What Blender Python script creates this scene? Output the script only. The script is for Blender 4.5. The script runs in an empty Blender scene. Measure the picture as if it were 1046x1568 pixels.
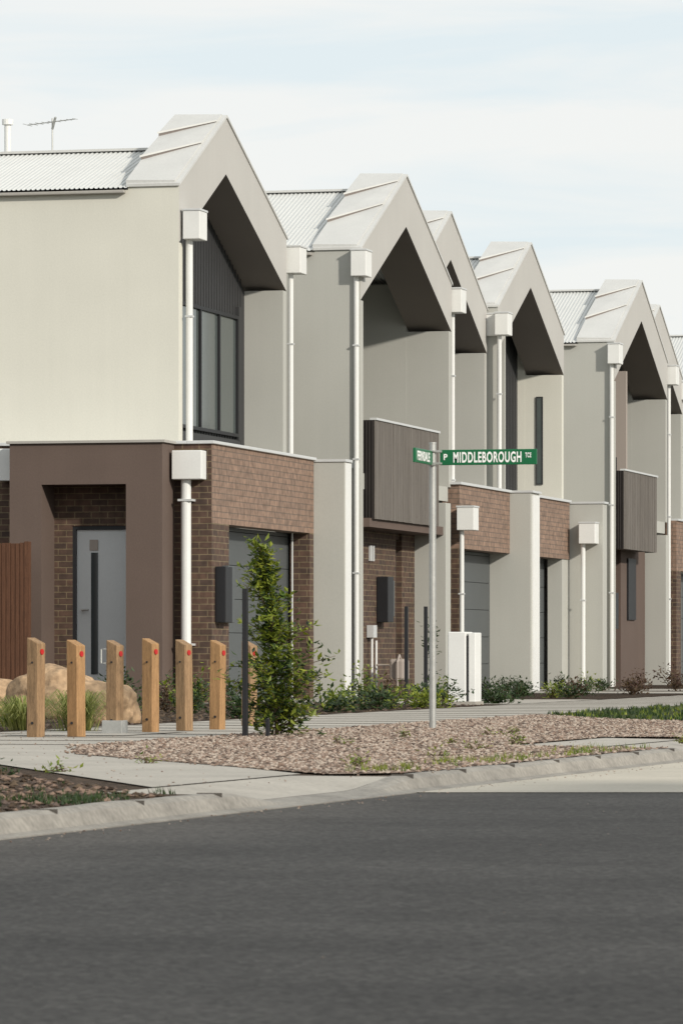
import bpy, math, random
from mathutils import Vector, noise as mnoise
random.seed(7)
R=random.random
def U(a,b): return a+(b-a)*random.random()
scene=bpy.context.scene
COL=scene.collection
# ------------------------------------------------------------------ materials
def newmat(name):
    m=bpy.data.materials.new(name); m.use_nodes=True
    nt=m.node_tree; b=nt.nodes['Principled BSDF']
    return m,nt,b
def N(nt,t,**kw):
    n=nt.nodes.new(t)
    for k,v in kw.items(): setattr(n,k,v)
    return n
def surf(name,col,rough=.8,var=.12,scale=3.0,fine=60,bump=.15,bdist=.004,metal=0,stretch=None,streak=0):
    m,nt,b=newmat(name)
    tc=N(nt,'ShaderNodeTexCoord'); L=nt.links
    src=tc.outputs['Object']
    if stretch:
        mp=N(nt,'ShaderNodeMapping'); mp.inputs['Scale'].default_value=stretch
        L.new(src,mp.inputs['Vector']); src=mp.outputs[0]
    n1=N(nt,'ShaderNodeTexNoise'); n1.inputs['Scale'].default_value=scale; n1.inputs['Detail'].default_value=6
    n2=N(nt,'ShaderNodeTexNoise'); n2.inputs['Scale'].default_value=fine; n2.inputs['Detail'].default_value=4
    L.new(src,n1.inputs['Vector']); L.new(src,n2.inputs['Vector'])
    ad=N(nt,'ShaderNodeMath',operation='ADD'); L.new(n1.outputs[0],ad.inputs[0]); L.new(n2.outputs[0],ad.inputs[1])
    out=ad.outputs[0]
    if streak:
        mp2=N(nt,'ShaderNodeMapping'); mp2.inputs['Scale'].default_value=(5,5,.25); L.new(tc.outputs['Object'],mp2.inputs['Vector'])
        n3=N(nt,'ShaderNodeTexNoise'); n3.inputs['Scale'].default_value=1.5; n3.inputs['Detail'].default_value=5; L.new(mp2.outputs[0],n3.inputs['Vector'])
        ma=N(nt,'ShaderNodeMath',operation='MULTIPLY_ADD'); L.new(n3.outputs[0],ma.inputs[0]); ma.inputs[1].default_value=streak; L.new(out,ma.inputs[2])
        sb=N(nt,'ShaderNodeMath',operation='SUBTRACT'); L.new(ma.outputs[0],sb.inputs[0]); sb.inputs[1].default_value=streak*.5; out=sb.outputs[0]
    mr=N(nt,'ShaderNodeMapRange'); mr.inputs[1].default_value=.6; mr.inputs[2].default_value=1.4
    mr.inputs[3].default_value=1-var; mr.inputs[4].default_value=1+var; L.new(out,mr.inputs[0])
    mx=N(nt,'ShaderNodeVectorMath',operation='SCALE'); mx.inputs[0].default_value=col; L.new(mr.outputs[0],mx.inputs['Scale'])
    L.new(mx.outputs[0],b.inputs['Base Color'])
    b.inputs['Roughness'].default_value=rough; b.inputs['Metallic'].default_value=metal
    b.inputs['Specular IOR Level'].default_value=.3
    if bump:
        bp=N(nt,'ShaderNodeBump'); bp.inputs['Strength'].default_value=bump; bp.inputs['Distance'].default_value=bdist
        L.new(n2.outputs[0],bp.inputs['Height']); L.new(bp.outputs[0],b.inputs['Normal'])
    return m
def brickmat(name,c1,c2,mortar):
    m,nt,b=newmat(name); L=nt.links
    tc=N(nt,'ShaderNodeTexCoord'); sp=N(nt,'ShaderNodeSeparateXYZ'); L.new(tc.outputs['Object'],sp.inputs[0])
    ad=N(nt,'ShaderNodeMath',operation='ADD'); L.new(sp.outputs[0],ad.inputs[0]); L.new(sp.outputs[1],ad.inputs[1])
    cb=N(nt,'ShaderNodeCombineXYZ'); L.new(ad.outputs[0],cb.inputs[0]); L.new(sp.outputs[2],cb.inputs[1])
    br=N(nt,'ShaderNodeTexBrick'); L.new(cb.outputs[0],br.inputs['Vector'])
    br.inputs['Scale'].default_value=1; br.inputs['Brick Width'].default_value=.24; br.inputs['Row Height'].default_value=.086
    br.inputs['Mortar Size'].default_value=.007; br.inputs['Mortar Smooth'].default_value=.15; br.inputs['Bias'].default_value=-.1
    br.inputs['Color1'].default_value=(*c1,1); br.inputs['Color2'].default_value=(*c2,1); br.inputs['Mortar'].default_value=(*mortar,1)
    n=N(nt,'ShaderNodeTexNoise'); n.inputs['Scale'].default_value=9; n.inputs['Detail'].default_value=8; L.new(tc.outputs['Object'],n.inputs['Vector'])
    mr=N(nt,'ShaderNodeMapRange'); mr.inputs[1].default_value=.3; mr.inputs[2].default_value=.7; mr.inputs[3].default_value=.7; mr.inputs[4].default_value=1.3; L.new(n.outputs[0],mr.inputs[0])
    sc=N(nt,'ShaderNodeVectorMath',operation='SCALE'); L.new(br.outputs['Color'],sc.inputs[0]); L.new(mr.outputs[0],sc.inputs['Scale'])
    L.new(sc.outputs[0],b.inputs['Base Color']); b.inputs['Roughness'].default_value=.9
    bp=N(nt,'ShaderNodeBump',invert=True); bp.inputs['Strength'].default_value=.6; bp.inputs['Distance'].default_value=.008
    L.new(br.outputs['Fac'],bp.inputs['Height']); L.new(bp.outputs[0],b.inputs['Normal'])
    return m
def speckle(name,cols,scale,rough=.95,bump=.5,bdist=.01,patch=None,big=(.75,1.2),bigscale=.8):
    m,nt,b=newmat(name); L=nt.links
    tc=N(nt,'ShaderNodeTexCoord')
    v=N(nt,'ShaderNodeTexVoronoi'); v.inputs['Scale'].default_value=scale; L.new(tc.outputs['Object'],v.inputs['Vector'])
    sp=N(nt,'ShaderNodeSeparateColor'); L.new(v.outputs['Color'],sp.inputs[0])
    cr=N(nt,'ShaderNodeValToRGB'); L.new(sp.outputs[0],cr.inputs[0])
    el=cr.color_ramp.elements
    el[0].position=0; el[0].color=(*cols[0],1); el[1].position=1; el[1].color=(*cols[-1],1)
    for i,c in enumerate(cols[1:-1]):
        e=el.new((i+1)/(len(cols)-1)); e.color=(*c,1)
    out=cr.outputs[0]
    n=N(nt,'ShaderNodeTexNoise'); n.inputs['Scale'].default_value=bigscale; n.inputs['Detail'].default_value=10; n.inputs['Roughness'].default_value=.6; L.new(tc.outputs['Object'],n.inputs['Vector'])
    mr=N(nt,'ShaderNodeMapRange'); mr.inputs[1].default_value=.3; mr.inputs[2].default_value=.7; mr.inputs[3].default_value=big[0]; mr.inputs[4].default_value=big[1]; L.new(n.outputs[0],mr.inputs[0])
    sc=N(nt,'ShaderNodeVectorMath',operation='SCALE'); L.new(out,sc.inputs[0]); L.new(mr.outputs[0],sc.inputs['Scale']); out=sc.outputs[0]
    if patch:
        pc,psc,th=patch
        n3=N(nt,'ShaderNodeTexNoise'); n3.inputs['Scale'].default_value=psc; n3.inputs['Detail'].default_value=10; L.new(tc.outputs['Object'],n3.inputs['Vector'])
        m3=N(nt,'ShaderNodeMapRange'); m3.inputs[1].default_value=th; m3.inputs[2].default_value=th+.08; L.new(n3.outputs[0],m3.inputs[0])
        mx=N(nt,'ShaderNodeMix',data_type='RGBA'); L.new(m3.outputs[0],mx.inputs[0]); L.new(out,mx.inputs[6]); mx.inputs[7].default_value=(*pc,1); out=mx.outputs[2]
    L.new(out,b.inputs['Base Color']); b.inputs['Roughness'].default_value=rough; b.inputs['Specular IOR Level'].default_value=.15
    bp=N(nt,'ShaderNodeBump'); bp.inputs['Strength'].default_value=bump; bp.inputs['Distance'].default_value=bdist
    L.new(v.outputs['Distance'],bp.inputs['Height']); L.new(bp.outputs[0],b.inputs['Normal'])
    return m
def leafmat(name,c1,c2,scale=9):
    m,nt,b=newmat(name); L=nt.links
    tc=N(nt,'ShaderNodeTexCoord'); n=N(nt,'ShaderNodeTexNoise'); n.inputs['Scale'].default_value=scale; n.inputs['Detail'].default_value=6
    L.new(tc.outputs['Object'],n.inputs['Vector'])
    cr=N(nt,'ShaderNodeValToRGB'); L.new(n.outputs[0],cr.inputs[0]); e=cr.color_ramp.elements
    e[0].position=.35; e[0].color=(*c1,1); e[1].position=.65; e[1].color=(*c2,1)
    L.new(cr.outputs[0],b.inputs['Base Color']); b.inputs['Roughness'].default_value=.55
    tr=N(nt,'ShaderNodeBsdfTranslucent'); L.new(cr.outputs[0],tr.inputs[0])
    mx=N(nt,'ShaderNodeMixShader'); mx.inputs[0].default_value=.35
    L.new(b.outputs[0],mx.inputs[1]); L.new(tr.outputs[0],mx.inputs[2])
    L.new(mx.outputs[0],nt.nodes['Material Output'].inputs[0])
    return m
M={}
M['cream']=surf('render_cream',(.61,.595,.525),.85,.06,.9,40,.12,streak=.4)
M['greywall']=surf('render_pale_grey',(.415,.41,.375),.85,.06,.9,40,.12,streak=.4)
M['beige']=surf('render_beige',(.36,.31,.275),.85,.05,1.2,40,.12)
M['fascia']=surf('render_fascia',(.45,.435,.41),.85,.06,1.0,40,.12,streak=.3)
M['soffit']=surf('soffit_board',(.17,.150,.133),.8,.05,1.5,40,.05)
M['white']=surf('white_paint',(.70,.695,.67),.5,.05,3,40,.02)
M['roofm']=surf('metal_roofing',(.55,.555,.54),.4,.06,2,30,.02)
M['flash']=surf('metal_flashing',(.53,.525,.505),.5,.08,2,30,.02)
M['riser']=surf('step_shadow_and_rivets',(.17,.145,.13),.7,.1,2,30,.02)  # dark colour paints the shadow under the roof steps; rivets share it
M['cap']=surf('parapet_capping',(.52,.525,.52),.4,.06,2,30,.02)
M['gutter']=surf('gutter_paint',(.36,.34,.31),.5,.06,2,30,.02)
M['brown']=surf('brown_render',(.118,.085,.070),.85,.1,1.5,40,.15,streak=.4)
M['brick']=brickmat('brown_brick_shade_tone',(.095,.054,.037),(.055,.035,.027),(.165,.125,.075))  # brick on the side away from the sun, shade put into the colour
M['brickp']=brickmat('tan_brick_sun_tone',(.245,.16,.115),(.19,.128,.095),(.14,.105,.082))  # sun-facing brick, sunlight put into a lighter colour
M['clad']=surf('charcoal_cladding',(.040,.040,.041),.6,.1,2,30,.05)
M['garage']=surf('garage_door_steel',(.085,.092,.093),.5,.08,2,30,.05)
M['batten']=surf('grey_battens',(.155,.138,.122),.8,.3,3,50,.2,stretch=(8,8,.6))
M['charbatten']=surf('black_battens',(.03,.025,.023),.7,.2,3,50,.2)
M['black']=surf('black_plastic',(.018,.018,.02),.5,.1,5,50,.05)
M['steel']=surf('galvanised_steel',(.42,.42,.40),.45,.15,12,90,.05,metal=.5)
M['timber']=surf('hardwood_post',(.33,.19,.088),.8,.45,5,40,.3,stretch=(9,9,.8))
M['timber2']=surf('hardwood_post_weathered',(.27,.17,.092),.8,.5,5,40,.3,stretch=(9,9,.8))
M['fence']=surf('fence_timber',(.10,.045,.024),.75,.4,5,40,.3,stretch=(9,9,.8))
M['red']=surf('red_reflector',(.45,.02,.02),.3,.05,5,40,0)
M['green']=surf('sign_green',(.008,.12,.045),.35,.06,5,40,.0)
M['textw']=surf('sign_white',(.85,.85,.83),.4,.02,5,40,.0)
M['door']=surf('front_door_paint',(.60,.61,.61),.5,.04,3,40,.02)
M['conc']=surf('concrete_path',(.38,.35,.305),.9,.24,1.6,35,.25)
M['sunstrip']=surf('road_sunlit_tone',(.46,.42,.35),.9,.16,1.2,35,.25)  # pale colour standing in for sunlight on the road
M['kerb']=surf('kerb_concrete',(.27,.25,.22),.9,.38,2.5,30,.35)
M['joint']=surf('joint_dark',(.09,.08,.07),.95,.2,5,40,.1)
M['asphalt']=speckle('asphalt',[(.052,.048,.043),(.078,.071,.065),(.090,.082,.075),(.13,.12,.108)],52,.85,.35,.004,big=(.78,1.22),bigscale=.7)
M['gravel']=speckle('gravel_bed',[(.14,.095,.07),(.24,.175,.135),(.19,.135,.105),(.34,.27,.21)],42,.95,.8,.02)
M['soil']=speckle('soil',[(.04,.027,.019),(.065,.045,.03),(.10,.07,.05)],30,1,.8,.02,patch=((.045,.06,.018),1.7,.64))
M['mulch']=speckle('mulch',[(.022,.015,.01),(.05,.034,.022),(.08,.055,.038)],28,1,.9,.03)
M['turf']=speckle('turf',[(.03,.045,.012),(.05,.065,.02),(.08,.085,.03)],40,1,.8,.03,patch=((.085,.062,.042),.9,.56))
M['rock']=surf('sandstone',(.37,.25,.15),.9,.5,3.2,14,.7,.03)
M['bark']=surf('bark',(.10,.07,.045),.9,.2,10,60,.4)
M['leaf']=leafmat('leaf_bright',(.08,.14,.018),(.30,.33,.035))
M['leafd']=leafmat('leaf_dark',(.018,.04,.012),(.055,.09,.022))
M['leafr']=leafmat('leaf_rusty',(.08,.035,.03),(.13,.09,.04))
M['straw']=leafmat('grass_straw',(.16,.20,.04),(.38,.38,.12))
g,nt,b=newmat('window_glass'); b.inputs['Base Color'].default_value=(.05,.058,.06,1); b.inputs['Roughness'].default_value=.08; b.inputs['Specular IOR Level'].default_value=.6
nn=N(nt,'ShaderNodeTexNoise'); nn.inputs['Scale'].default_value=.7; tc=N(nt,'ShaderNodeTexCoord'); nt.links.new(tc.outputs['Object'],nn.inputs['Vector'])
bp=N(nt,'ShaderNodeBump'); bp.inputs['Strength'].default_value=.05; nt.links.new(nn.outputs[0],bp.inputs['Height']); nt.links.new(bp.outputs[0],b.inputs['Normal'])
M['glass']=g
g,nt,b=newmat('window_with_blinds'); b.inputs['Roughness'].default_value=.12
tc=N(nt,'ShaderNodeTexCoord'); wv=N(nt,'ShaderNodeTexWave',wave_type='BANDS',bands_direction='Y'); wv.inputs['Scale'].default_value=5.5; wv.inputs['Distortion'].default_value=.6; nt.links.new(tc.outputs['Object'],wv.inputs['Vector'])
cr=N(nt,'ShaderNodeValToRGB'); cr.color_ramp.elements[0].color=(.06,.072,.07,1); cr.color_ramp.elements[1].color=(.105,.12,.115,1); nt.links.new(wv.outputs[0],cr.inputs[0]); nt.links.new(cr.outputs[0],b.inputs['Base Color'])
M['blind']=g
# ------------------------------------------------------------------ helpers
def empty(name,loc=(0,0,0)):
    e=bpy.data.objects.new(name,None); e.location=loc; e.empty_display_size=.3; COL.objects.link(e); return e
def mesh(name,verts,faces,mats,parent=None,idx=None,smooth=False,bevel=0):
    me=bpy.data.meshes.new(name); me.from_pydata([tuple(v) for v in verts],[],faces)
    if not isinstance(mats,(list,tuple)): mats=[mats]
    for m in mats: me.materials.append(M[m] if isinstance(m,str) else m)
    if idx: me.polygons.foreach_set('material_index',idx)
    if smooth: me.polygons.foreach_set('use_smooth',[True]*len(me.polygons))
    me.update()
    o=bpy.data.objects.new(name,me); COL.objects.link(o)
    if parent: o.parent=parent; o.location=-parent.location
    if bevel:
        bv=o.modifiers.new('bevel','BEVEL'); bv.width=bevel; bv.segments=2; bv.limit_method='ANGLE'
    return o
BF=[(0,3,2,1),(4,5,6,7),(0,1,5,4),(1,2,6,5),(2,3,7,6),(3,0,4,7)]
def boxv(b):
    x0,x1,y0,y1,z0,z1=b
    return [(x0,y0,z0),(x1,y0,z0),(x1,y1,z0),(x0,y1,z0),(x0,y0,z1),(x1,y0,z1),(x1,y1,z1),(x0,y1,z1)]
def boxes(name,bs,mat,parent=None,bevel=0):
    V=[];F=[]
    for b in bs:
        o=len(V); V+=boxv(b); F+=[tuple(i+o for i in f) for f in BF]
    return mesh(name,V,F,mat,parent,bevel=bevel)
def tube(V,F,pts,rad,n=10):
    rs=rad if isinstance(rad,(list,tuple)) else [rad]*len(pts)
    base=len(V)
    for i,p in enumerate(pts):
        p=Vector(p); a=Vector(pts[max(i-1,0)]); c=Vector(pts[min(i+1,len(pts)-1)])
        d=(c-a).normalized(); s=d.cross(Vector((1,0,0)) if abs(d.x)<.9 else Vector((0,1,0))).normalized(); t=d.cross(s)
        for k in range(n):
            an=2*math.pi*k/n; V.append(p+s*math.cos(an)*rs[i]+t*math.sin(an)*rs[i])
    for i in range(len(pts)-1):
        for k in range(n):
            a=base+i*n+k; b2=base+i*n+(k+1)%n; F.append((a,b2,b2+n,a+n))
    F.append(tuple(base+k for k in range(n))[::-1]); F.append(tuple(base+(len(pts)-1)*n+k for k in range(n)))
def tubes(name,lst,mat,parent=None,n=10):
    V=[];F=[]
    for pts,r in lst: tube(V,F,pts,r,n)
    return mesh(name,V,F,mat,parent,smooth=False)
# the street is not quite parallel to the houses: everything near the kerb is laid along this slightly skewed line
def skew(x,y):
    w=min(max((x+10.1)/3.7,0),1)
    return x+.036*(y-27)*w
def sk(o):
    for v in o.data.vertices: v.co.x=skew(v.co.x,v.co.y)
    return o
def sheet(name,poly,z,mat,parent=None):
    return sk(mesh(name,[(x,y,z) for x,y in poly],[tuple(range(len(poly)))],mat,parent))

# ------------------------------------------------------------------ house parts
def rainhead(parent,x,y,ztop,zbot_pipe,w=.25,d=.4,h=.43,tag='',r=.042):
    boxes('rain_head'+tag,[(x,x+w,y,y+d,ztop-h,ztop-.03)],'white',parent,bevel=.01)
    boxes('rain_head_lip'+tag,[(x-.01,x+w+.01,y-.01,y+d+.01,ztop-.03,ztop)],'cap',parent,bevel=.004)
    px=x+.06; py=y+d*.35
    tubes('downpipe'+tag,[([(px,py,ztop-h+.01),(px,py,zbot_pipe)],r)],'white',parent,12)
    br=[]
    z=ztop-h-1.1
    while z>zbot_pipe+.3:
        br.append((px-.05,px+r+.006,py-r-.006,py+.05,z,z+.025)); z-=1.8
    if br: boxes('pipe_bracket'+tag,br,'cap',parent)

def house(name,xf,yL,yP,yR,zL,zP,zR,rec,ridge,side='greywall',fmat='fascia',back='clad',depth=.75,th=.82,zlow=3.6,zb=0,eave=7.05,retmat='greywall',xb=-30):
    P=empty(name,(xf,yP,0))
    x0=xf-depth
    V=[]
    for x in (x0,xf):
        V+=[(x,yL,zL),(x,yP,zP),(x,yR,zR),(x,yR,zR-th),(x,yP,zP-th),(x,yL,zL-th)]
    F=[(0,5,4,1),(1,4,3,2),(6,7,10,11),(7,8,9,10), (0,1,7,6),(1,2,8,7), (2,3,9,8),(0,6,11,5), (5,11,10,4),(4,10,9,3)]
    idx=[0,0,1,1,2,2,0,0,3,3]
    mesh('gable_frame',V,F,[side,fmat,'flash','soffit'],P,idx)
    V=[];
    for x in (x0-.02,xf+.02):
        V+=[(x,yL-.03,zL-.02),(x,yP,zP+.012),(x,yR+.03,zR-.02),(x,yR+.03,zR+.02),(x,yP,zP+.05),(x,yL-.03,zL+.02)]
    F=[(0,1,4,5),(1,2,3,4),(6,11,10,7),(7,10,9,8),(5,4,10,11),(4,3,9,10),(0,6,7,1),(1,7,8,2),(0,5,11,6),(2,8,9,3)]
    mesh('roof_capping',V,F,'flash',P)
    V=[];F=[];idx=[]
    for (yE,zE) in ((yL,zL),(yR,zR)):
        def pt(s,x,h): return (x,yE+(yP-yE)*s,zE+(zP-zE)*s+.05+h)
        steps=[(.0,.0,.30,.55),(.30,.55,.66,.88),(.66,.88,1,1)]
        for i,(sb,sf,ub,uf) in enumerate(steps):
            hb,hf=(.03,.012) if i==0 else (.085,.035)
            o=len(V)
            V+=[pt(sb,x0-.03,-.02),pt(sf,xf-.06,-.02),pt(uf,xf-.06,-.02),pt(ub,x0-.03,-.02),
                pt(sb,x0-.03,hb),pt(sf,xf-.06,hf),pt(uf,xf-.06,.012),pt(ub,x0-.03,.03)]
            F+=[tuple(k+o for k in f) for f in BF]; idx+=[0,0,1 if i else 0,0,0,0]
            if i:
                o=len(V); a=pt(sb,x0-.045,hb); c=pt(sf,xf-.05,hf)
                V+=[(a[0],a[1]-.02,a[2]-.022),(c[0],c[1]-.02,c[2]-.016),(c[0],c[1]+.02,c[2]-.005),(a[0],a[1]+.02,a[2]-.005),
                    (a[0],a[1]-.02,a[2]+.006),(c[0],c[1]-.02,c[2]+.006),(c[0],c[1]+.02,c[2]+.012),(a[0],a[1]+.02,a[2]+.012)]
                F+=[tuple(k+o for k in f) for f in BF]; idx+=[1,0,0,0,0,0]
    mesh('stepped_roof_panels',V,F,['flash','riser'],P,idx)
    boxes('side_wall_left',[(x0,xf-.004,yL,yL+.2,zb,zL-th),(xb,x0,yL,yL+.2,zb,eave)],side,P)
    boxes('side_wall_right',[(xf-rec-.001,xf-.004,yR-.2,yR,zlow-.05,zR-th),(xb,min(x0,xf-rec)-.002,yR-.2,yR,0,eave)],retmat,P)
    if rec>depth: boxes('return_wall',[(xf-rec,x0-.002,yR-.203,yR-.003,zlow-.05,eave)],retmat,P)
    xr=xf-rec
    mesh('recessed_wall',[(xr,yL+.2,zlow-.05),(xr,yR-.2,zlow-.05),(xr,yR-.2,(zR-th if rec<depth else eave)),(xr,yP,(zP-th+.05 if rec<depth else ridge-.1)),(xr,yL+.2,(zL-th if rec<depth else eave))],[(0,1,2,3,4)],back,P)
    if back=='clad':
        gs=[]
        y=yL+.35
        while y<yR-.3:
            f=(y-yL)/(yP-yL) if y<yP else (yR-y)/(yR-yP)
            ze=(zL if y<yP else zR); ztop=ze+(zP-ze)*f-th-.02 if rec<depth else eave-.1
            gs.append((xr,xr+.012,y,y+.012,zlow,ztop)); y+=.15
        boxes('cladding_ribs',gs,'clad',P)
    V=[];F=[];prof=[]
    x=xb
    while x<x0-.03:
        prof+=[(x,0),(x+.035,0),(x+.045,.015),(x+.062,.015)]; x+=.072
    n=len(prof)
    for (px_,h) in prof:
        V+=[(px_,yL-.08,eave+.02+h),(px_,yP,ridge+h),(px_,yR+.08,eave+.02+h)]
    for i in range(n-1):
        a=i*3; F+=[(a,a+3,a+4,a+1),(a+1,a+4,a+5,a+2)]
    mesh('corrugated_roof',V,F,'roofm',P)
    boxes('ridge_cap',[(xb,x0-.03,yP-.1,yP+.1,ridge+.005,ridge+.04)],'flash',P)
    boxes('gutter',[(xb,x0-.03,yL-.10,yL-.003,eave-.05,eave-.005)],'gutter',P,bevel=.01)
    mesh('rear_gable_wall',[(xb,yL,0),(xb,yR,0),(xb,yR,eave),(xb,yP,ridge),(xb,yL,eave)],[(0,1,2,3,4)],side,P)
    return P

def window_x(P,x,y0,y1,z0,z1,n=3,frame='black',glass='blind'):
    t=.05; bs=[(x,x+.06,y0,y1,z0,z0+t),(x,x+.06,y0,y1,z1-t,z1)]
    for i in range(n+1):
        yy=y0+(y1-y0-t)*i/n; bs.append((x,x+.058,yy,yy+t,z0+t,z1-t))
    boxes('window_frame',bs,frame,P)
    boxes('window_glass',[(x+.002,x+.02,y0+t,y1-t,z0+t,z1-t)],glass,P)
def window_y(P,y,x0,x1,z0,z1,frame='clad'):
    t=.02; bs=[(x0,x1,y-.02,y,z0,z0+t),(x0,x1,y-.02,y,z1-t,z1),(x0,x0+t,y-.02,y,z0+t,z1-t),(x1-t,x1,y-.02,y,z0+t,z1-t)]
    boxes('window_frame',bs,frame,P); boxes('window_glass',[(x0+t,x1-t,y-.01,y-.002,z0+t,z1-t)],'blind',P)
def garage_door(P,x,y0,y1,h):
    bs=[];z=0.02;
    while z<h-.05:
        bs.append((x-.04,x,y0,y1,z,min(z+.478,h))); z+=.485
    boxes('garage_door_panels',bs,'garage',P,bevel=.004)
    boxes('garage_door_back',[(x-.08,x-.045,y0,y1,0,h)],'clad',P)
def balcony(P,x,xw,y0,y1,z0,z1):
    boxes('balcony_side_panel',[(xw,x-.02,y0,y0+.05,z0,z1)],'charbatten',P)
    gs=[]; xx=xw+.02
    while xx<x-.03: gs.append((xx,xx+.025,y0-.015,y0,z0,z1)); xx+=.05
    boxes('side_battens',gs,'charbatten',P)
    boxes('balcony_slab',[(xw-1.5,x-.05,y0+.05,y1,z0+.02,z0+.25)],'soffit',P)
    gs=[];y=y0
    while y<y1-.03: gs.append((x-.03,x+U(-.006,.006),y,y+.036,z0+U(-.004,.004),z1)); y+=.043
    boxes('front_battens',gs,'batten',P)
    boxes('front_backing',[(x-.06,x-.032,y0,y1,z0+.01,z1-.01)],'charbatten',P)
    boxes('balcony_cap',[(x-.09,x+.02,y0-.01,y1+.02,z1,z1+.035)],'cap',P)
    boxes('balcony_end',[(xw,x-.06,y1-.05,y1,z0,z1)],'charbatten',P)

# ================================================================== HOUSE A (corner house)
A=house('corner_townhouse',-17.7,62.15,64.67,68.2,7.33,8.55,7.1,.62,8.10,side='cream',zb=3.6,eave=7.27)
window_x(A,-18.315,63.2,67.45,4.0,5.85,4)
boxes('window_surround',[(-18.318,-18.27,63.1,67.6,3.6,3.95),(-18.318,-18.26,67.47,67.62,3.95,6.0)],'clad',A)
rainhead(A,-17.66,62.2,6.99,3.6,r=.05); rainhead(A,-17.75,68.28,7.0,3.6,tag='_far')
boxes('brick_front_wall',[(-17.2,-16.9,61.0,61.9,0,2.5),(-17.2,-17.0,66.5,66.75,0,2.5)],'brick',A)
boxes('brick_reveal',[(-17.0,-16.902,66.5,66.75,0,2.5)],'brick',A)
boxes('brick_parapet',[(-17.2,-16.9,61.004,66.75,2.5,3.6)],'brickp',A)
boxes('brick_corner_shade_skin',[(-17.2,-16.903,60.999,61.003,2.5,3.598)],'brick',A)  # thin skin in the shaded brick tone on the parapet's side face
boxes('brick_side_wall',[(-24,-18.92,61.003,61.2,0,3.6),(-17.95,-17.2,61.003,61.2,0,3.6),(-18.92,-17.95,61.003,61.2,2.47,3.6)],'brick',A)
boxes('lower_roof',[(-30,-17.2,61.2,68.2,3.4,3.56)],'cap',A)
boxes('parapet_cap',[(-17.25,-16.86,60.96,66.78,3.6,3.645),(-24,-17.25,60.96,61.24,3.6,3.645)],'cap',A,bevel=.008)
garage_door(A,-17.24,61.9,66.75,2.5)
tubes('garage_conduit',[([(-17.15,66.42,0),(-17.15,66.42,2.5)],.015)],'cap',A)
boxes('portal_frame',[(-19.64,-19.18,60.4,61.0,0,3.6),(-17.96,-17.44,60.4,61.0,0,3.6),(-19.18,-17.96,60.4,61.0,3.03,3.6)],'brown',A)
boxes('portal_cap',[(-19.68,-17.40,60.36,60.955,3.6,3.635)],'gutter',A)
boxes('door_frame',[(-18.92,-18.87,61.02,61.12,0,2.47),(-18.87,-17.95,61.02,61.12,2.42,2.47)],'black',A)
boxes('front_door',[(-18.87,-17.96,61.06,61.11,0.02,2.42)],'door',A,bevel=.004)
boxes('door_glass',[(-18.66,-18.56,61.05,61.062,.4,2.1)],'glass',A)
boxes('house_number_plate',[(-18.68,-18.56,61.045,61.06,2.13,2.28)],'beige',A)
tubes('door_handle',[([(-18.78,61.06,1.3),(-18.78,60.99,1.3),(-18.68,60.99,1.3)],.014)],'steel',A)
boxes('rain_head_lower',[(-17.40,-16.97,60.72,60.98,3.1,3.5)],'white',A,bevel=.012)
tubes('downpipe_lower',[([(-17.23,60.86,3.1),(-17.23,60.86,0)],.07)],'white',A,14)
boxes('pipe_brackets',[(-17.33,-17.13,60.78,60.99,z,z+.03) for z in (.8,2.8)],'cap',A)
boxes('rain_head_side',[(-19.95,-19.7,60.72,60.98,3.1,3.55)],'white',A,bevel=.012)
boxes('letterbox_meter',[(-16.895,-16.74,61.15,61.5,1.12,1.9)],'black',A,bevel=.01)
boxes('meter_face',[(-16.895,-16.80,61.52,61.85,1.12,1.92)],'garage',A,bevel=.01)
tubes('vent_pipe',[([(-21.2,65.1,8.0),(-21.2,65.1,8.6)],.05),([(-21.2,65.1,8.6),(-21.2,65.1,8.68)],.085)],'white',A,14)
an=[([(-20.5,65.1,8.0),(-20.5,65.1,8.68)],.012),([(-20.92,65.2,8.60),(-20.1,64.95,8.64)],.008)]
for i in range(9):
    f=i/8; cx=-20.92+.82*f; cy=65.2-.25*f; cz=8.60+.04*f; h=.16-.1*f
    an.append(([(cx-.02,cy-h,cz),(cx+.02,cy+h,cz)],.004))
an.append(([(-20.5,65.1,8.52),(-20.42,65.0,8.68)],.02))
tubes('tv_antenna',an,'steel',A,6)
boxes('blade_wall',[(-17.5,-16.42,66.76,67.16,0,3.58)],'greywall',A,bevel=.01)
boxes('blade_wall_front',[(-16.42,-16.41,66.78,67.14,0.02,3.56)],'white',A)
boxes('blade_wall_cap',[(-17.52,-16.40,66.74,67.18,3.58,3.62)],'cap',A)
# ================================================================== HOUSE B
B=house('townhouse',-17.0,70.15,73.35,76.8,7.1,8.55,7.05,2.7,8.33,side='greywall',zb=0)
rainhead(B,-17.12,69.98,7.08,0); rainhead(B,-17.08,76.82,7.0,0,tag='_far')
boxes('flashing_band',[(-18.3,-17.02,70.12,70.148,3.62,3.70)],'cap',B)
tubes('flashing_rivets',[([(-18.2+.14*i,70.12,3.67),(-18.2+.14*i,70.11,3.67)],.012) for i in range(8)],'riser',B,6)
balcony(B,-16.84,-17.12,70.5,75.1,2.83,4.40)
window_x(B,-19.69,71.2,75.8,3.65,6.0,3)
boxes('floor_band',[(-19.7,-17.02,70.35,76.6,3.3,3.55)],'greywall',B)
boxes('entry_brick',[(-17.6,-17.4,70.35,74.3,0,3.3),(-17.6,-17.4,74.75,75.7,0,3.3)],'brick',B)
boxes('entry_door',[(-17.58,-17.5,74.3,74.75,0,2.6)],'clad',B)
boxes('entry_lintel',[(-17.58,-17.45,74.3,74.75,2.6,3.3)],'brick',B)
boxes('entry_wall',[(-17.6,-16.86,75.7,76.1,0,3.25)],'greywall',B)
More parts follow.
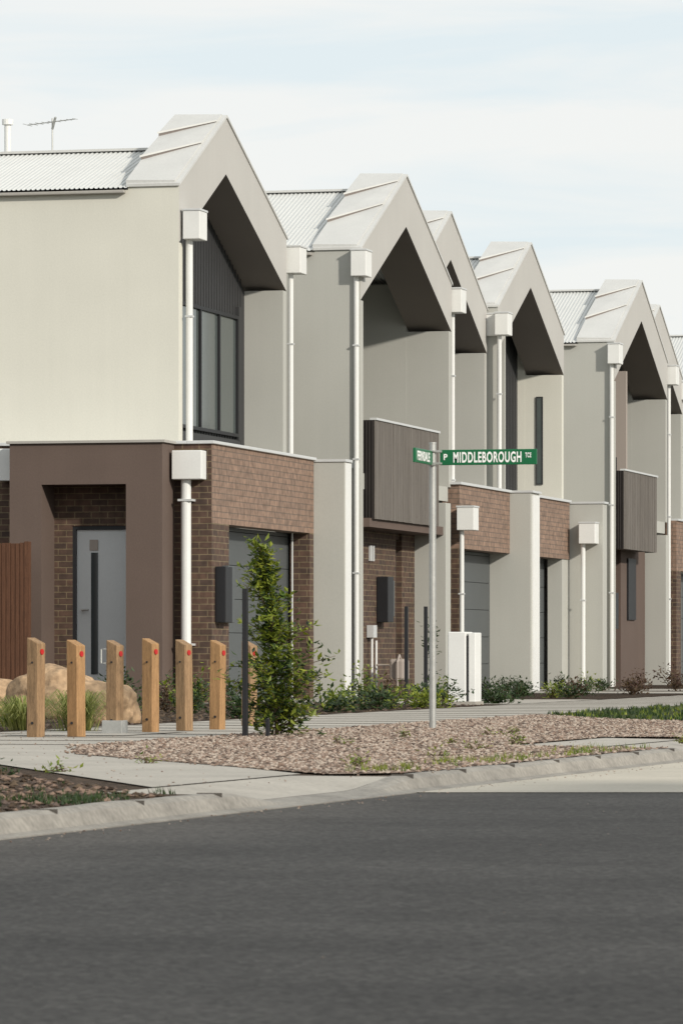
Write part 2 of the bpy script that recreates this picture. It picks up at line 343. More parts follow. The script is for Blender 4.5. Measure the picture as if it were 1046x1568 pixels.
boxes('entry_beam',[(-17.4,-16.9,70.35,75.7,2.70,2.84)],'brown',B)
boxes('letterbox',[(-17.395,-17.2,72.9,73.3,1.2,1.95)],'black',B,bevel=.01)
boxes('house_number',[(-17.395,-17.36,72.35,72.45,2.2,2.45),(-17.395,-17.36,72.55,72.62,2.2,2.45)],'cap',B)
boxes('meter_box',[(-17.395,-17.3,73.4,73.8,1.3,1.9)],'garage',B,bevel=.01)
tubes('meter_pipes',[([(-17.33,72.3,0),(-17.33,72.3,1.1)],.02),([(-17.33,72.6,0),(-17.33,72.6,.9)],.02)],'white',B)
boxes('meter_top',[(-17.39,-17.28,72.2,72.45,.95,1.15)],'cap',B)
# ================================================================== HOUSE C
C=house('townhouse',-17.7,76.86,79.9,83.0,7.1,8.57,7.08,.62,8.3,side='greywall',eave=7.05)
window_x(C,-18.315,77.8,81.9,4.0,5.85,3)
rainhead(C,-17.74,82.98,7.02,3.6,tag='_far')
boxes('brick_parapet',[(-17.15,-16.85,76.75,81.0,2.5,3.6)],'brickp',C)
boxes('parapet_cap',[(-17.2,-16.81,76.7,81.0,3.6,3.645)],'cap',C)
boxes('brick_pier',[(-17.15,-16.852,76.75,77.1,0,2.5)],'brick',C)
garage_door(C,-17.22,77.1,81.0,2.5)
boxes('lower_roof',[(-30,-17.15,76.9,83,3.4,3.56)],'cap',C)
boxes('blade_wall',[(-17.5,-16.46,81.0,81.75,0,3.6)],'greywall',C,bevel=.01)
boxes('blade_wall_front',[(-16.46,-16.44,81.1,81.7,0,3.56)],'white',C)
boxes('blade_wall_cap',[(-17.52,-16.42,80.98,81.78,3.6,3.64)],'cap',C)
rainhead(C,-16.80,76.3,3.22,0,w=.3,d=.4,h=.42,tag='_low',r=.04)
# ================================================================== HOUSE D
D=house('townhouse',-17.5,83.05,86.1,89.4,7.15,8.55,7.05,.9,8.3,side='greywall',eave=7.05,retmat='cream')
window_x(D,-18.395,84.0,86.2,4.0,6.0,2)
window_y(D,89.19,-18.02,-17.88,4.05,5.8)
boxes('divider_panel',[(-18.38,-18.12,86.6,86.7,3.6,6.9)],'greywall',D)
rainhead(D,-17.5,82.75,7.02,3.6)
boxes('brick_parapet',[(-17.15,-16.85,81.8,86.65,2.5,3.6)],'brickp',D)
boxes('parapet_cap',[(-17.2,-16.81,81.8,86.65,3.6,3.645)],'cap',D)
boxes('inner_pier',[(-17.15,-16.87,86.0,86.65,0,2.5)],'greywall',D)
garage_door(D,-17.22,81.8,86.0,2.5)
boxes('lower_roof',[(-30,-17.15,83.1,89.3,3.4,3.56)],'cap',D)
boxes('blade_wall',[(-17.5,-16.2,86.7,87.1,0,3.58)],'greywall',D,bevel=.01)
boxes('blade_wall_cap',[(-17.52,-16.17,86.68,87.12,3.58,3.62)],'cap',D)
rainhead(D,-16.6,86.28,3.22,0,w=.32,d=.4,h=.42,tag='_low',r=.045)
boxes('ground_infill',[(-22,-17.3,87.1,92.1,0,3.5)],'greywall',D)
# ================================================================== HOUSE E
E=house('townhouse',-17.0,92.2,95.4,98.6,7.1,8.55,7.05,1.2,8.38,side='greywall')
rainhead(E,-17.1,92.0,7.05,0); rainhead(E,-17.06,98.65,7.0,0,tag='_far')
balcony(E,-16.84,-17.1,92.5,96.4,2.84,4.45)
window_x(E,-18.19,93.0,95.4,3.65,6.2,2)
boxes('inner_wall',[(-18.19,-17.55,96.6,96.75,3.6,6.75)],'beige',E)
window_y(E,96.59,-17.95,-17.75,3.9,4.9)
boxes('floor_band',[(-18.2,-17.02,92.4,98.4,3.3,3.55)],'greywall',E)
boxes('entry_brick',[(-17.6,-17.4,92.4,94.6,0,3.3)],'brick',E)
boxes('entry_wall_brown',[(-17.6,-17.3,94.6,97.5,0,3.3)],'brown',E)
boxes('entry_window',[(-17.3,-17.26,95.3,96.2,1.4,2.7)],'black',E)
boxes('entry_wall',[(-17.6,-16.86,97.6,98.0,0,3.25)],'greywall',E)
boxes('letterbox',[(-17.395,-17.2,93.4,93.8,1.2,1.95)],'black',E)
# ================================================================== HOUSE F, G
Fh=house('townhouse',-17.7,98.66,101.6,104.7,7.1,8.5,7.05,.62,8.3)
window_x(Fh,-18.315,99.5,103.5,4.0,5.85,3)
boxes('brick_parapet',[(-17.15,-16.85,98.9,104.0,2.5,3.6)],'brickp',Fh)
boxes('parapet_cap',[(-17.2,-16.81,98.9,104.0,3.6,3.645)],'cap',Fh)
boxes('brick_pier',[(-17.15,-16.852,98.9,99.5,0,2.5)],'brick',Fh)
garage_door(Fh,-17.22,99.5,104.0,2.5)
boxes('lower_roof',[(-30,-17.15,98.9,104.6,3.4,3.56)],'cap',Fh)
boxes('blade_wall',[(-17.5,-16.46,104.0,104.6,0,3.58)],'greywall',Fh,bevel=.01)
rainhead(Fh,-17.74,104.6,7.0,3.6,tag='_far')
G=house('townhouse',-17.0,106.4,109.6,112.8,7.1,8.55,7.05,1.2,8.38)
balcony(G,-16.84,-17.1,106.7,110.6,2.84,4.45)
rainhead(G,-17.1,106.2,7.05,0)
boxes('entry_brick',[(-17.6,-17.3,106.6,112.6,0,3.3)],'brick',G)
boxes('floor_band',[(-18.2,-17.02,106.6,112.6,3.3,3.55)],'greywall',G)

# ================================================================== house added out of view (behind/right of the camera) to shade the road
H=empty('unseen_shade_house',(14,1,0))
hy=17.6
boxes('shade_house_walls',[(8.0,20,-13,hy,-.12,7.0)],'greywall',H)
V=[(7.6,-13.4,7.0),(20.4,-13.4,7.0),(20.4,hy+.4,7.0),(7.6,hy+.4,7.0),(10.2,-11,8.2),(18.0,-11,8.2),(18.0,hy-2.2,8.2),(10.2,hy-2.2,8.2)]
mesh('shade_house_hip_roof',V,BF,'roofm',H)
boxes('shade_house_windows',[(7.9,8.0,y,y+1.6,z,z+1.3) for y in (-8,-3,2,7,12) for z in (.9,4.2)],'glass',H)
boxes('shade_house_window_trim',[(7.88,8.0,y-.1,y+1.7,z-.1,z-.0) for y in (-8,-3,2,7,12) for z in (.9,4.2)],'white',H)

# ================================================================== GROUND
sheet('ground',[(-600,-300),(600,-300),(600,900),(-600,900)],-.17,'turf')
def slab(name,rects,z0,z1,mat): return sk(boxes(name,[(a,b,c,d,z0,z1) for a,b,c,d in rects],mat))
ZR=-.08
slab('road',[(-5.76,4.55,-60,300)],-.14,ZR,'asphalt')
sheet('painted_sun_strip',[(-5.66,24.75),(4.4,27.3),(4.4,36.5),(-5.66,36.0)],ZR+.004,'sunstrip')  # pale sheet painting the sunlit road beyond the shadow edge
r1=(21.7,25.1); r2=(32.6,36.4)
slab('verge',[(-40,-5.85,-60,r1[0]),(-40,-6.4,r1[0],r1[1]),(-40,-5.85,r1[1],r2[0]),(-40,-6.4,r2[0],r2[1]),(-40,-5.85,r2[1],300)],-.15,0,'soil')
slab('verge',[(4.8,40,-60,300)],-.15,0,'turf')
def hfac(y):
    for a,b in (r1,r2):
        if a<y<b:
            d=min(y-a,b-y); return max(0,1-d/.8)
    return 1
ys=[-60]
y=-59
while y<10: ys.append(y); y+=2
while y<60: ys.append(y); y+=.2
while y<=300: ys.append(y); y+=5
V=[];F=[]
prof=[(-5.85,.0,-.055),(-5.83,.012,-.055),(-5.75,.012,-.06),(-5.71,-.006,-.064),(-5.675,-.064,-.070),(-5.62,-.073,-.073),(-5.60,-.075,-.075),(-5.60,-.13,-.13)]
for y in ys:
    h=hfac(y)
    wob=.008*mnoise.noise(Vector((0,y*.9,0)))
    for (x,za,zb_) in prof: V.append((x+(wob if x>-5.8 else 0),y,zb_+(za-zb_)*h+(mnoise.noise(Vector((x*3,y*2,0)))*.006 if -5.84<x<-5.7 else 0)))
n=len(prof)
for i in range(len(ys)-1):
    for k in range(n-1): a=i*n+k; F.append((a,a+1,a+n+1,a+n))
sk(mesh('kerb',V,F,'kerb'))
sk(boxes('kerb',[(4.5,4.8,-60,300,-.13,.01)],'kerb',bevel=.03))
kj=[]
for yy in [x*1.2+13.1 for x in range(30)]:
    if hfac(yy)>.99: kj.append((-5.835,-5.71,yy,yy+.012,-.01,.0155))
sk(boxes('kerb_joints',kj,'joint'))
def ramp(name,rr):
    st=[rr[0]]+[y for y in ys if rr[0]<y<rr[1]]+[rr[1]]
    V=[];F=[]
    for y in st: V+=[(-6.42,y,.003),(-5.85,y,-.055+.055*hfac(y)+.001)]
    for i in range(len(st)-1): F.append((2*i,2*i+1,2*i+3,2*i+2))
    sk(mesh(name,V,F,'conc'))
ramp('kerb_ramp',r1); ramp('kerb_ramp',r2)
Z1,Z2,Z3=.004,.008,.012
sheet('footpath',[(-12.5,31.5),(-10.4,31.5),(-10.1,32.5),(-10.1,300),(-12.5,300)],Z1,'conc')
sheet('footpath',[(-6.42,22.6),(-6.42,25.3),(-9.2,30.3),(-10.1,32.6),(-12.5,32.6),(-12.5,28.2),(-9.0,27.3)],Z2,'conc')
sheet('footpath',[(-6.42,33.2),(-6.42,36.0),(-7.1,36.6),(-7.1,33.6)],Z2,'conc')
pj=[(-12.5,-10.1,y,y+.02,Z2-.003,Z2+.001) for y in [33+1.5*i for i in range(50)]]
boxes('path_joints',pj,'joint')
gravel_poly=[(-6.2,25.15),(-5.87,25.5),(-5.87,32.6),(-6.44,32.9),(-7.15,33.4),(-7.15,36.9),(-6.4,36.9),(-5.87,37.0),(-5.87,42.8),(-8.9,46.8),(-10.08,50.0),(-10.08,32.6),(-9.25,29.8)]
sheet('gravel_bed',gravel_poly,Z3,'gravel')
sheet('mulch_bed',[(-12.5,34),(-12.5,60.3),(-20,60.3),(-20,34)],Z1,'mulch')
sheet('mulch_bed',[(-12.6,66.9),(-12.6,76.2),(-17.3,76.2),(-17.3,66.9)],Z1,'mulch')
sheet('mulch_bed',[(-12.6,86.5),(-12.6,98),(-17.3,98),(-17.3,86.5)],Z1,'mulch')
sheet('mulch_bed',[(-12.6,80.6),(-12.6,82.2),(-16.4,82.2),(-16.4,80.6)],Z1,'mulch')
for a,b_ in ((61.2,66.6),(77.0,80.6),(82.2,86.4),(99.3,104)):
    sheet('driveway',[(-12.5,a),(-12.5,b_),(-17.2,b_),(-17.2,a)],Z2,'conc')
sheet('driveway',[(-12.5,60.3),(-12.5,61.2),(-17.0,61.2),(-17.0,60.3)],Z2,'conc')
grass_poly=[(-10.08,50.2),(-8.9,47.0),(-5.87,43.0),(-5.87,120),(-10.1,120)]
sheet('grass_verge',grass_poly,Z2,'turf')
def inside(p,poly):
    x,y=p; c=False; j=len(poly)-1
    for i in range(len(poly)):
        xi,yi=poly[i]; xj,yj=poly[j]
        if (yi>y)!=(yj>y) and x<(xj-xi)*(y-yi)/(yj-yi)+xi: c=not c
        j=i
    return c
def stones(name,poly,n,s0,s1,mats,z=.01,edge=0):
    xs=[p[0] for p in poly]; yy=[p[1] for p in poly]; V=[];F=[];idx=[]
    OC=[(0,2,4),(2,1,4),(1,3,4),(3,0,4),(2,0,5),(1,2,5),(3,1,5),(0,3,5)]
    c=0
    while c<n:
        p=(U(min(xs),max(xs)),U(min(yy),max(yy)))
        if not inside(p,poly): continue
        c+=1; s=U(s0,s1); a=U(0,6.28); o=len(V); m=random.randrange(len(mats))
        p=(p[0]+random.gauss(0,edge),p[1]+random.gauss(0,edge))
        X=skew(*p)
        for dx,dy,dz in ((1,0,0),(-1,0,0),(0,1,0),(0,-1,0),(0,0,1),(0,0,-1)):
            dx*=s*U(.7,1.3);dy*=s*U(.6,1.1);dz*=s*U(.3,.6)
            if dx or dy: dz+=U(-.2,.2)*s
            V.append((X+dx*math.cos(a)-dy*math.sin(a),p[1]+dx*math.sin(a)+dy*math.cos(a),z+s*.2+dz))
        F+=[tuple(i+o for i in f) for f in OC]; idx+=[m]*8
    return mesh(name,V,F,mats,idx=idx)
M['st1']=surf('stone_tan',(.29,.215,.17),.9,.2,8,60,.2); M['st2']=surf('stone_pale',(.40,.33,.27),.9,.2,8,60,.2)
M['st3']=surf('stone_brown',(.20,.135,.10),.9,.2,8,60,.2); M['st4']=surf('stone_dark',(.10,.072,.058),.9,.2,8,60,.2)
stones('gravel_stones',gravel_poly,26000,.008,.023,['st1','st2','st3','st1','st4','st2'],edge=.05)
stones('scattered_gravel',[(-12.4,28.4),(-9,27.4),(-6.4,22.6),(-5.9,22.4),(-5.9,34),(-12.4,40)],500,.005,.011,['st1','st2','st3'],.008)
stones('road_grit',[(-5.6,17),(-5.4,17),(-5.3,33),(-5.6,33)],240,.003,.009,['st3','st2','st1'],ZR+.003)
stones('road_grit',[(-5.3,10),(1,10),(1,33),(-5.3,33)],60,.003,.006,['st2','st1'],ZR)
stones('soil_clods',[(-9.2,15),(-5.95,15),(-5.95,21.3),(-6.5,22.3),(-9.2,27.0)],4200,.008,.032,['st4','st3','bark','soil'],0)
stones('mulch_chips',[(-12.6,34),(-12.6,60),(-16,60),(-16,34)],3500,.012,.035,['bark','st4','mulch'],0)

# ================================================================== plants
def leaf(V,F,p,size,up=.3,asp=.45):
    a=U(0,6.28); el=U(-.5,.9)+up*.3
    d=Vector((math.cos(a)*math.cos(el),math.sin(a)*math.cos(el),math.sin(el)))
    s=d.cross(Vector((U(-.5,.5),U(-.5,.5),1))).normalized()
    o=len(V); nrm=d.cross(s)*size*.12
    V+=[p,p+d*size*.5+s*size*asp*.5+nrm,p+d*size,p+d*size*.5-s*size*asp*.5+nrm]
    F.append((o,o+1,o+2,o+3))
def shrub(name,x,y,w,h,n,mat,size=.05,stems=9):
    P=empty(name,(x,y,0)); V=[];F=[];SV=[];SF=[]
    for i in range(stems):
        a=U(0,6.28); r=U(0,w/2); top=Vector((x+r*math.cos(a),y+r*math.sin(a),h*U(.45,1)*(1-.5*(r/(w/2))**2)))
        b0=Vector((x+U(-.03,.03),y+U(-.03,.03),0)); mid=(b0+top)/2+Vector((U(-.03,.03),U(-.03,.03),U(0,.04)))
        tube(SV,SF,[b0,mid,top],[.007,.005,.002],5)
        for k in range(n//stems):
            t=U(.15,1.05); p=b0.lerp(mid,t*2) if t<.5 else mid.lerp(top,t*2-1)
            p=p+Vector((random.gauss(0,1),random.gauss(0,1),random.gauss(0,.7)))*size*.9
            p.z=max(p.z,.01); leaf(V,F,p,size*U(.6,1.3))
    mesh('stems',SV,SF,'bark',P); mesh('foliage',V,F,mat,P)
    return P
def tuft(name,x,y,w,h,n,mat,bw=.006):
    V=[];F=[]
    for i in range(n):
        a=U(0,6.28); r=abs(random.gauss(0,.25))*w; b0=Vector((x+r*math.cos(a)*.5,y+r*math.sin(a)*.5,0))
        hh=h*U(.45,1.05); lean=U(.1,1.1)*w*.5; d=Vector((math.cos(a),math.sin(a),0)); s=Vector((-d.y,d.x,0))*bw*U(.7,1.3)
        p1=b0+d*lean*.25+Vector((0,0,hh*.55)); p2=b0+d*lean*.65+Vector((0,0,hh*.9)); p3=b0+d*lean*1.1+Vector((0,0,hh*(.9-.3*lean/(w*.5))))
        o=len(V); V+=[b0-s,b0+s,p1+s*.9,p1-s*.9,p2+s*.6,p2-s*.6,p3]
        F+=[(o,o+1,o+2,o+3),(o+3,o+2,o+4,o+5),(o+5,o+4,o+6)]
    return mesh(name,V,F,mat)
T=empty('young_street_tree',(-9.62,36.9,0))
tx,ty=-9.62,36.75; SV=[];SF=[];V=[];F=[];V2=[];F2=[]
trunk=[(tx,ty,0),(tx-.01,ty,.4),(tx-.05,ty+.01,.8),(tx-.09,ty,1.2),(tx-.13,ty,1.54)]
tube(SV,SF,trunk,[.018,.015,.012,.008,.003],8)
def trunk_at(z):
    for a,b in zip(trunk,trunk[1:]):
        if a[2]<=z<=b[2]:
            return Vector(a).lerp(Vector(b),(z-a[2])/(b[2]-a[2]))
    return Vector(trunk[-1])
for i in range(126):
    z=.06+1.46*((i/126)**1.15)+U(-.03,.03)
    z=min(max(z,.06),1.52)
    rr=(.36 if z<.25 else .44 if z<.62 else .29 if z<.9 else .21 if z<1.25 else .10)*(U(.3,1.08) if R()<.82 else U(.9,1.2))
    a=U(0,6.28); p0=trunk_at(z); tip=p0+Vector((math.cos(a)*rr,math.sin(a)*rr,U(-.04,.20)))
    tube(SV,SF,[p0,p0.lerp(tip,.5)+Vector((0,0,-.015)),tip],[.005,.004,.002],5)
    for k in range(34 if z<.7 else 28):
        p=p0.lerp(tip,U(.15,1.06))+Vector((random.gauss(0,.028),random.gauss(0,.028),random.gauss(0,.03)))
        p.z=max(p.z,.02)
        if R()<(.75 if z>.6 else .58): leaf(V,F,p,U(.04,.09),asp=.5)
        else: leaf(V2,F2,p,U(.04,.085),asp=.5)
mesh('trunk_and_limbs',SV,SF,'bark',T,smooth=True); mesh('leaves_light',V,F,'leaf',T); mesh('leaves_dark',V2,F2,'leafd',T)
boxes('tree_stake',[(-9.785,-9.742,36.25,36.29,0,1.23)],'black',bevel=.004)
boxes('tree_stake',[(-9.60,-9.57,36.3,36.34,0,.16)],'black',bevel=.004)
def sapling(x,y,h,w,mat='leafd'):
    P=empty('sapling',(x,y,0)); SV=[];SF=[];V=[];F=[]
    tube(SV,SF,[(x,y,0),(x+.02,y,h*.5),(x,y,h)],[.015,.01,.004],6)
    for i in range(26):
        z=h*U(.2,1); a=U(0,6.28); r=w*U(.3,1)*(1.1-z/h*.6); p0=Vector((x,y,z)); tip=p0+Vector((math.cos(a)*r,math.sin(a)*r,U(.05,.15)))
        tube(SV,SF,[p0,tip],[.005,.002],4)
        for k in range(12): leaf(V,F,p0.lerp(tip,U(.3,1.1))+Vector((random.gauss(0,.03),random.gauss(0,.03),random.gauss(0,.03))),U(.04,.08))
    mesh('trunk',SV,SF,'bark',P); mesh('leaves',V,F,mat,P)
sapling(-13.66,60.4,1.05,.12)
for x,y in ((-13.77,59.3),(-13.55,59.5)): boxes('tree_stake',[(x,x+.045,y,y+.045,0,1.32)],'black')
sapling(-13.9,84.0,1.6,.35)
for x,y in ((-14.05,83.2),(-13.9,83.6)): boxes('tree_stake',[(x,x+.06,y,y+.06,0,1.9)],'black')
sapling(-13.0,94.5,1.7,.35)
for x,y in ((-12.95,93.5),(-12.8,93.9)): boxes('tree_stake',[(x,x+.06,y,y+.06,0,2.1)],'black')
tuft('ornamental_grass',-12.6,39.2,.62,.34,420,'straw'); tuft('ornamental_grass',-12.02,38.9,.62,.40,480,'straw')
tuft('ornamental_grass',-13.3,41.0,.5,.26,200,'leaf'); tuft('ornamental_grass',-12.3,37.2,.3,.18,120,'leaf')
for i in range(16):
    x=U(-16.8,-12.9); y=U(49.5,59.5)
    shrub('garden_shrub',x,y,U(.5,.9),U(.3,.65),260,random.choice(['leafd','leafd','leafd','leafr','leaf']),.07)
for (x,y,w,h,m) in ((-12.9,52,.8,.3,'leafd'),(-12.9,54,.9,.32,'leafd'),(-12.8,56,.8,.3,'leaf'),(-13.0,58,.9,.35,'leafd'),(-13.2,50,.8,.35,'leafd'),(-13.2,60,.8,.3,'leafd'),(-12.9,61,.6,.25,'leafd'),(-12.75,47,.5,.25,'leafd'),(-13.1,53,.8,.32,'leaf'),(-13.0,57,.9,.3,'leafd')):
    shrub('garden_shrub',x,y,w,h,340,m,.08)
for i in range(12):
    y=67.6+i*.7; shrub('garden_shrub',U(-15.6,-13.2),y,U(.5,.8),U(.22,.42),220,random.choice(['leafd','leafd','leafr','leaf']),.07)
for i in range(5):
    shrub('garden_shrub',U(-15.6,-13),U(80.7,82.1),.6,U(.25,.4),200,random.choice(['leafd','leafr','leaf']),.07)
for i in range(14):
    shrub('garden_shrub',U(-16,-13),U(87.4,97.5),U(.6,1),U(.3,.7),220,random.choice(['leafd','leafd','leafr']),.08)
for i in range(5): tuft('ornamental_grass',U(-15.5,-13),U(88,97),.7,.65,160,'leafr',.01)
def weeds(name,poly,n,h,mat,bw=.004,k0=5):
    xs=[p[0] for p in poly]; yy=[p[1] for p in poly]; V=[];F=[];c=0
    while c<n:
        x,y=U(min(xs),max(xs)),U(min(yy),max(yy))
        if not inside((x,y),poly): continue
        if mnoise.noise(Vector((x*1.3,y*.9,3)))<.02:
            if R()<.93: continue
        c+=1; X=skew(x,y)
        for k in range(k0):
            a=U(0,6.28); hh=h*U(.4,1); b0=Vector((X+U(-.02,.02),y+U(-.02,.02),.008)); d=Vector((math.cos(a),math.sin(a),0))*hh*.5; s=Vector((-math.sin(a),math.cos(a),0))*bw
            o=len(V); V+=[b0-s,b0+s,b0+d+Vector((0,0,hh))]; F.append((o,o+1,o+2))
    return mesh(name,V,F,mat)
weeds('verge_grass',[(-9.2,17),(-5.9,17),(-5.9,21.3),(-6.5,22.0),(-9.0,27.0)],380,.035,'leafd')
weeds('verge_grass',[(-6.15,15),(-5.88,15),(-5.88,21.4),(-6.5,22.4)],260,.04,'leafd')
weeds('verge_grass',[(-6.3,25.6),(-5.9,25.6),(-5.9,32.5),(-6.4,32.5)],150,.06,'leaf')
weeds('verge_grass',grass_poly[:3]+[(-5.87,85),(-10.1,85)],5000,.06,'leafd',.008)
weeds('verge_grass',grass_poly[:3]+[(-5.87,85),(-10.1,85)],1500,.06,'leaf',.008)
for i in range(16):
    x,y=U(-8.8,-6.2),U(16.5,26)
    if y>22: x=U(-9,-7.6)
    shrub('broadleaf_weed',skew(x,y),y,.2,.04,50,random.choice(['leafd','leafd','leaf']),.04,6)
for i in range(14):
    y=U(26,40); x=U(-9.0,-6.0)
    shrub('broadleaf_weed',skew(x,y),y,.22,.05,44,'leaf',.03,5)
def boulder(x,y,rx,ry,rz,seed):
    import bmesh
    bm=bmesh.new(); bmesh.ops.create_icosphere(bm,subdivisions=5,radius=1)
    for v in bm.verts:
        n=v.co.normalized()
        k=(abs(n.x)**3+abs(n.y)**3+abs(n.z)**3)**(-1/3)
        f=k*.62+.30+.18*mnoise.noise(n*1.4+Vector((seed,0,0)))+.075*mnoise.noise(n*3.5+Vector((seed,5,0)))+.022*mnoise.noise(n*11+Vector((seed,5,0)))
        co=n*f
        v.co=Vector((co.x*rx,co.y*ry,co.z*rz))
    me=bpy.data.meshes.new('boulder'); bm.to_mesh(me); me.materials.append(M['rock'])
    me.polygons.foreach_set('use_smooth',[True]*len(me.polygons))
    o=bpy.data.objects.new('boulder',me); o.location=(x,y,rz*.55); o.rotation_euler=(.08*math.sin(seed*3),.1*math.cos(seed*5),seed); COL.objects.link(o)
boulder(-14.52,46.2,.54,.44,.37,1.3); boulder(-13.10,43.3,.38,.34,.28,2.9); boulder(-13.85,45.2,.20,.2,.14,4.1); boulder(-15.6,47.5,.4,.4,.28,5.2)
# ================================================================== bollards
for i,(x,y) in enumerate([(-11.48,36.0),(-11.16,36.1),(-11.28,37.6),(-11.15,38.25),(-11.14,39.3),(-11.03,40.0),(-11.32,42.2)]):
    P=empty('timber_bollard',(x,y,0)); w=.055; h=.82+U(-.01,.01)
    V=[(-w,-w,0),(w,-w,0),(w,w,0),(-w,w,0),(-w,-w,h),(w,-w,h-.05),(w,w,h-.05),(-w,w,h)]
    an=U(-.12,.12)-.35
    lx,ly=U(-.012,.012),U(-.01,.01)
    V=[(x+a*math.cos(an)-b*math.sin(an)+lx*c,y+a*math.sin(an)+b*math.cos(an)+ly*c,c) for a,b,c in V]
    mesh('post',V,BF,'timber' if i%2 else 'timber2',P,bevel=.006)
    def loc(a,b): return (x+a*math.cos(an)-b*math.sin(an)+lx*.7,y+a*math.sin(an)+b*math.cos(an))
    c=loc(w-.002,0.0)
    tubes('reflector',[([(c[0],c[1],h-.12),(c[0]+.010,c[1]-.003,h-.12)],.024)],'red',P,14)
    c=loc(0,-w+.003); tubes('bolt',[([(c[0],c[1],.12),(c[0],c[1]-.012,.12)],.012),([(c[0],c[1],.62),(c[0],c[1]-.012,.62)],.009)],'black',P,8)
    if i==2:
        boxes('steel_base',[(x-.09,x+.09,y-.09,y+.09,0,.12)],'steel',P,bevel=.005)
        tubes('lock_handle',[([(x-.06,y-.07,h-.08),(x-.10,y-.07,h-.08),(x-.10,y-.07,h-.2),(x-.06,y-.07,h-.2)],.008)],'steel',P,6)
sheet('bollard_pad',[(-12.0,36.6),(-10.9,36.6),(-10.9,38.6),(-12.0,38.6)],Z2+.002,'conc')
Fn=empty('timber_fence',(-20,59.5,0))
fb=[];x=-24
while x<-19.1: fb.append((x,x+.058,59.45+U(-.006,.006),59.48,0.05,2.2+U(-.006,.006))); x+=.066
boxes('pickets',fb,'fence',Fn); boxes('rails',[(-24,-19.08,59.485,59.53,z,z+.08) for z in (.4,1.2,1.95)],'fence',Fn)
boxes('fence_post',[(-19.12,-19.06,59.44,59.56,0,2.22)],'fence',Fn)
Cb=empty('service_cabinet',(-13.1,59.8,0))
boxes('body',[(-13.22,-12.98,59.5,59.95,0,.98)],'white',Cb,bevel=.012)
boxes('door_gap',[(-12.985,-12.955,59.55,59.9,.05,.93)],'black',Cb)
boxes('second_body',[(-12.955,-12.86,59.56,59.95,0,.97)],'white',Cb,bevel=.01)
boxes('plinth',[(-13.26,-12.84,59.46,60,0,.05)],'conc',Cb)
# ================================================================== street sign
S=empty('street_name_sign',(-9.14,40.5,0))
px,py=-9.14,40.5
tubes('post',[([(px,py,0),(px,py,2.6)],.031),([(px,py,2.6),(px,py,2.615)],.034)],'steel',S,18)
boxes('main_blade',[(px+.07,px+.965,py-.012,py+.012,2.405,2.545)],'green',S,bevel=.004)
boxes('side_blade',[(px-.012,px+.012,py-.75,py-.05,2.405,2.535)],'green',S,bevel=.004)
boxes('clamps',[(px-.04,px+.09,py-.03,py+.03,2.41,2.43),(px-.04,px+.09,py-.03,py+.03,2.52,2.54),(px-.03,px+.03,py-.08,py+.02,2.40,2.42),(px-.03,px+.03,py-.08,py+.02,2.525,2.54)],'steel',S,bevel=.003)
def text(body,width,height,loc,rot,name):
    cu=bpy.data.curves.new(name,'FONT'); cu.body=body; cu.size=1; cu.extrude=.01; cu.offset=.026; cu.space_character=1.14
    to=bpy.data.objects.new(name+'_tmp',cu); COL.objects.link(to)
    bpy.context.view_layer.update()
    me=bpy.data.meshes.new_from_object(to.evaluated_get(bpy.context.evaluated_depsgraph_get()))
    bpy.data.objects.remove(to)
    xs=[v.co.x for v in me.vertices]; ys_=[v.co.y for v in me.vertices]
    sx=width/(max(xs)-min(xs)); sy=height/(max(ys_)-min(ys_))
    for v in me.vertices: v.co=Vector(((v.co.x-min(xs))*sx,(v.co.y-min(ys_))*sy,v.co.z*.1))
    me.materials.clear(); me.materials.append(M['textw'])
    o=bpy.data.objects.new(name,me); COL.objects.link(o); o.rotation_euler=rot; o.parent=S; o.location=Vector(loc)-S.location
H2=math.pi/2
text('MIDDLEBOROUGH',.63,.098,(px+.195,py-.014,2.426),(H2,0,0),'street_name')
text('TCE',.055,.045,(px+.86,py-.014,2.468),(H2,0,0),'suffix')
text('P',.035,.055,(px+.105,py-.014,2.452),(H2,0,0),'logo')
text('FERNDALE',.50,.085,(px+.014,py-.68,2.427),(H2,0,H2),'cross_street_name')
Gm=empty('gas_meter',(-16.9,71.5,0))
boxes('meter_body',[(-16.95,-16.7,71.9,72.3,.25,.6)],'beige',Gm,bevel=.04)
tubes('meter_pipes',[([(-16.8,71.85,0),(-16.8,71.85,.55),(-16.8,72.0,.66),(-16.8,72.15,.55)],.02),([(-16.8,72.5,0),(-16.8,72.5,.5),(-17.3,72.5,.5)],.02)],'beige',Gm,8)
P=empty('distant_trees',(0,300,0)); V=[];F=[];SV=[];SF=[]
for i in range(46):
    x=-80+i*6+U(-2,2); y=300+U(-12,12); h=U(6,10)
    tube(SV,SF,[(x,y,-.2),(x+U(-.4,.4),y,h*.5),(x,y,h*.85)],[.25,.18,.05],6)
    cl=[Vector((x+random.gauss(0,1.5),y+random.gauss(0,1.5),h*U(.45,.95))) for _ in range(9)]
    for k in range(260):
        c=random.choice(cl); p=c+Vector((random.gauss(0,.7),random.gauss(0,.7),random.gauss(0,.6))); leaf(V,F,p,U(.4,.8),asp=.8)
mesh('trunks',SV,SF,'bark',P); mesh('crowns',V,F,'leafd',P)

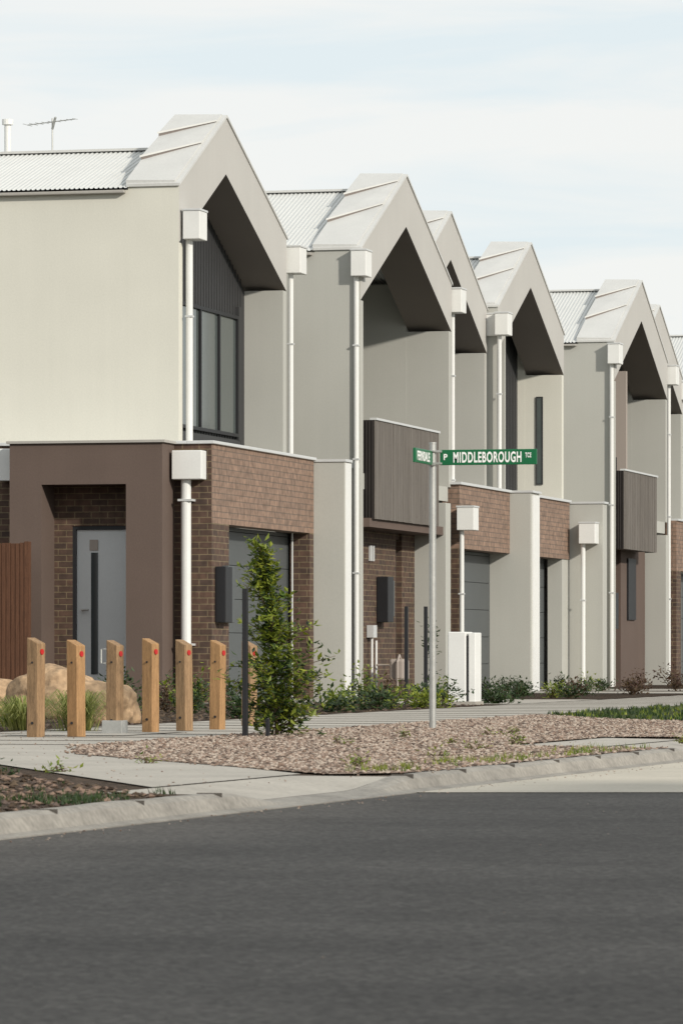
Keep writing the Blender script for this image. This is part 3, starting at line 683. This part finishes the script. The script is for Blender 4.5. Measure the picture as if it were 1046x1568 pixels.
# ================================================================== LIGHT, SKY, CAMERA
el=math.radians(24); tr=Vector((-.82*math.cos(el),.572*math.cos(el),-math.sin(el))).normalized()
sun=bpy.data.lights.new('sun','SUN'); sun.energy=3.5; sun.angle=math.radians(2.5); sun.color=(1,.94,.84)
so=bpy.data.objects.new('sun',sun); so.rotation_euler=tr.to_track_quat('-Z','Y').to_euler(); so.location=(30,-20,30); COL.objects.link(so)
w=bpy.data.worlds.new('World'); scene.world=w; w.use_nodes=True; nt=w.node_tree; L=nt.links
bg=nt.nodes['Background']; sky=N(nt,'ShaderNodeTexSky',sky_type='NISHITA'); sky.sun_disc=False
sky.sun_elevation=el; sky.sun_rotation=math.atan2(.82,-.572); sky.air_density=1.0; sky.dust_density=.6
tc=N(nt,'ShaderNodeTexCoord'); mp=N(nt,'ShaderNodeMapping'); mp.inputs['Scale'].default_value=(4,4,26); mp.inputs['Rotation'].default_value=(.12,.12,0); L.new(tc.outputs['Generated'],mp.inputs['Vector'])
nz=N(nt,'ShaderNodeTexNoise'); nz.inputs['Scale'].default_value=2.2; nz.inputs['Detail'].default_value=9; nz.inputs['Roughness'].default_value=.55; nz.inputs['Distortion'].default_value=.4; L.new(mp.outputs[0],nz.inputs['Vector'])
mr=N(nt,'ShaderNodeMapRange'); mr.inputs[1].default_value=.38; mr.inputs[2].default_value=.6; mr.inputs[3].default_value=0; mr.inputs[4].default_value=1.0; L.new(nz.outputs[0],mr.inputs[0])
cc=N(nt,'ShaderNodeMix',data_type='RGBA'); L.new(mr.outputs[0],cc.inputs[0]); cc.inputs[6].default_value=(8.0,8.8,9.1,1); cc.inputs[7].default_value=(9.3,9.35,9.15,1)
mx=N(nt,'ShaderNodeMix',data_type='RGBA'); mx.inputs[0].default_value=.92; L.new(sky.outputs[0],mx.inputs[6]); L.new(cc.outputs[2],mx.inputs[7])
L.new(mx.outputs[2],bg.inputs[0]); bg.inputs[1].default_value=.1
cam=bpy.data.cameras.new('camera'); co=bpy.data.objects.new('camera',cam); COL.objects.link(co); scene.camera=co
co.location=(0,0,.7); co.rotation_euler=(math.pi/2,0,math.radians(13.86))
cam.sensor_fit='HORIZONTAL'; cam.sensor_width=24; cam.lens=160.6; cam.shift_y=.2065; cam.clip_end=3000; cam.clip_start=.1
cam.dof.use_dof=True; cam.dof.focus_distance=58; cam.dof.aperture_fstop=16
scene.view_settings.view_transform='Standard'; scene.view_settings.look='None'; scene.view_settings.exposure=0
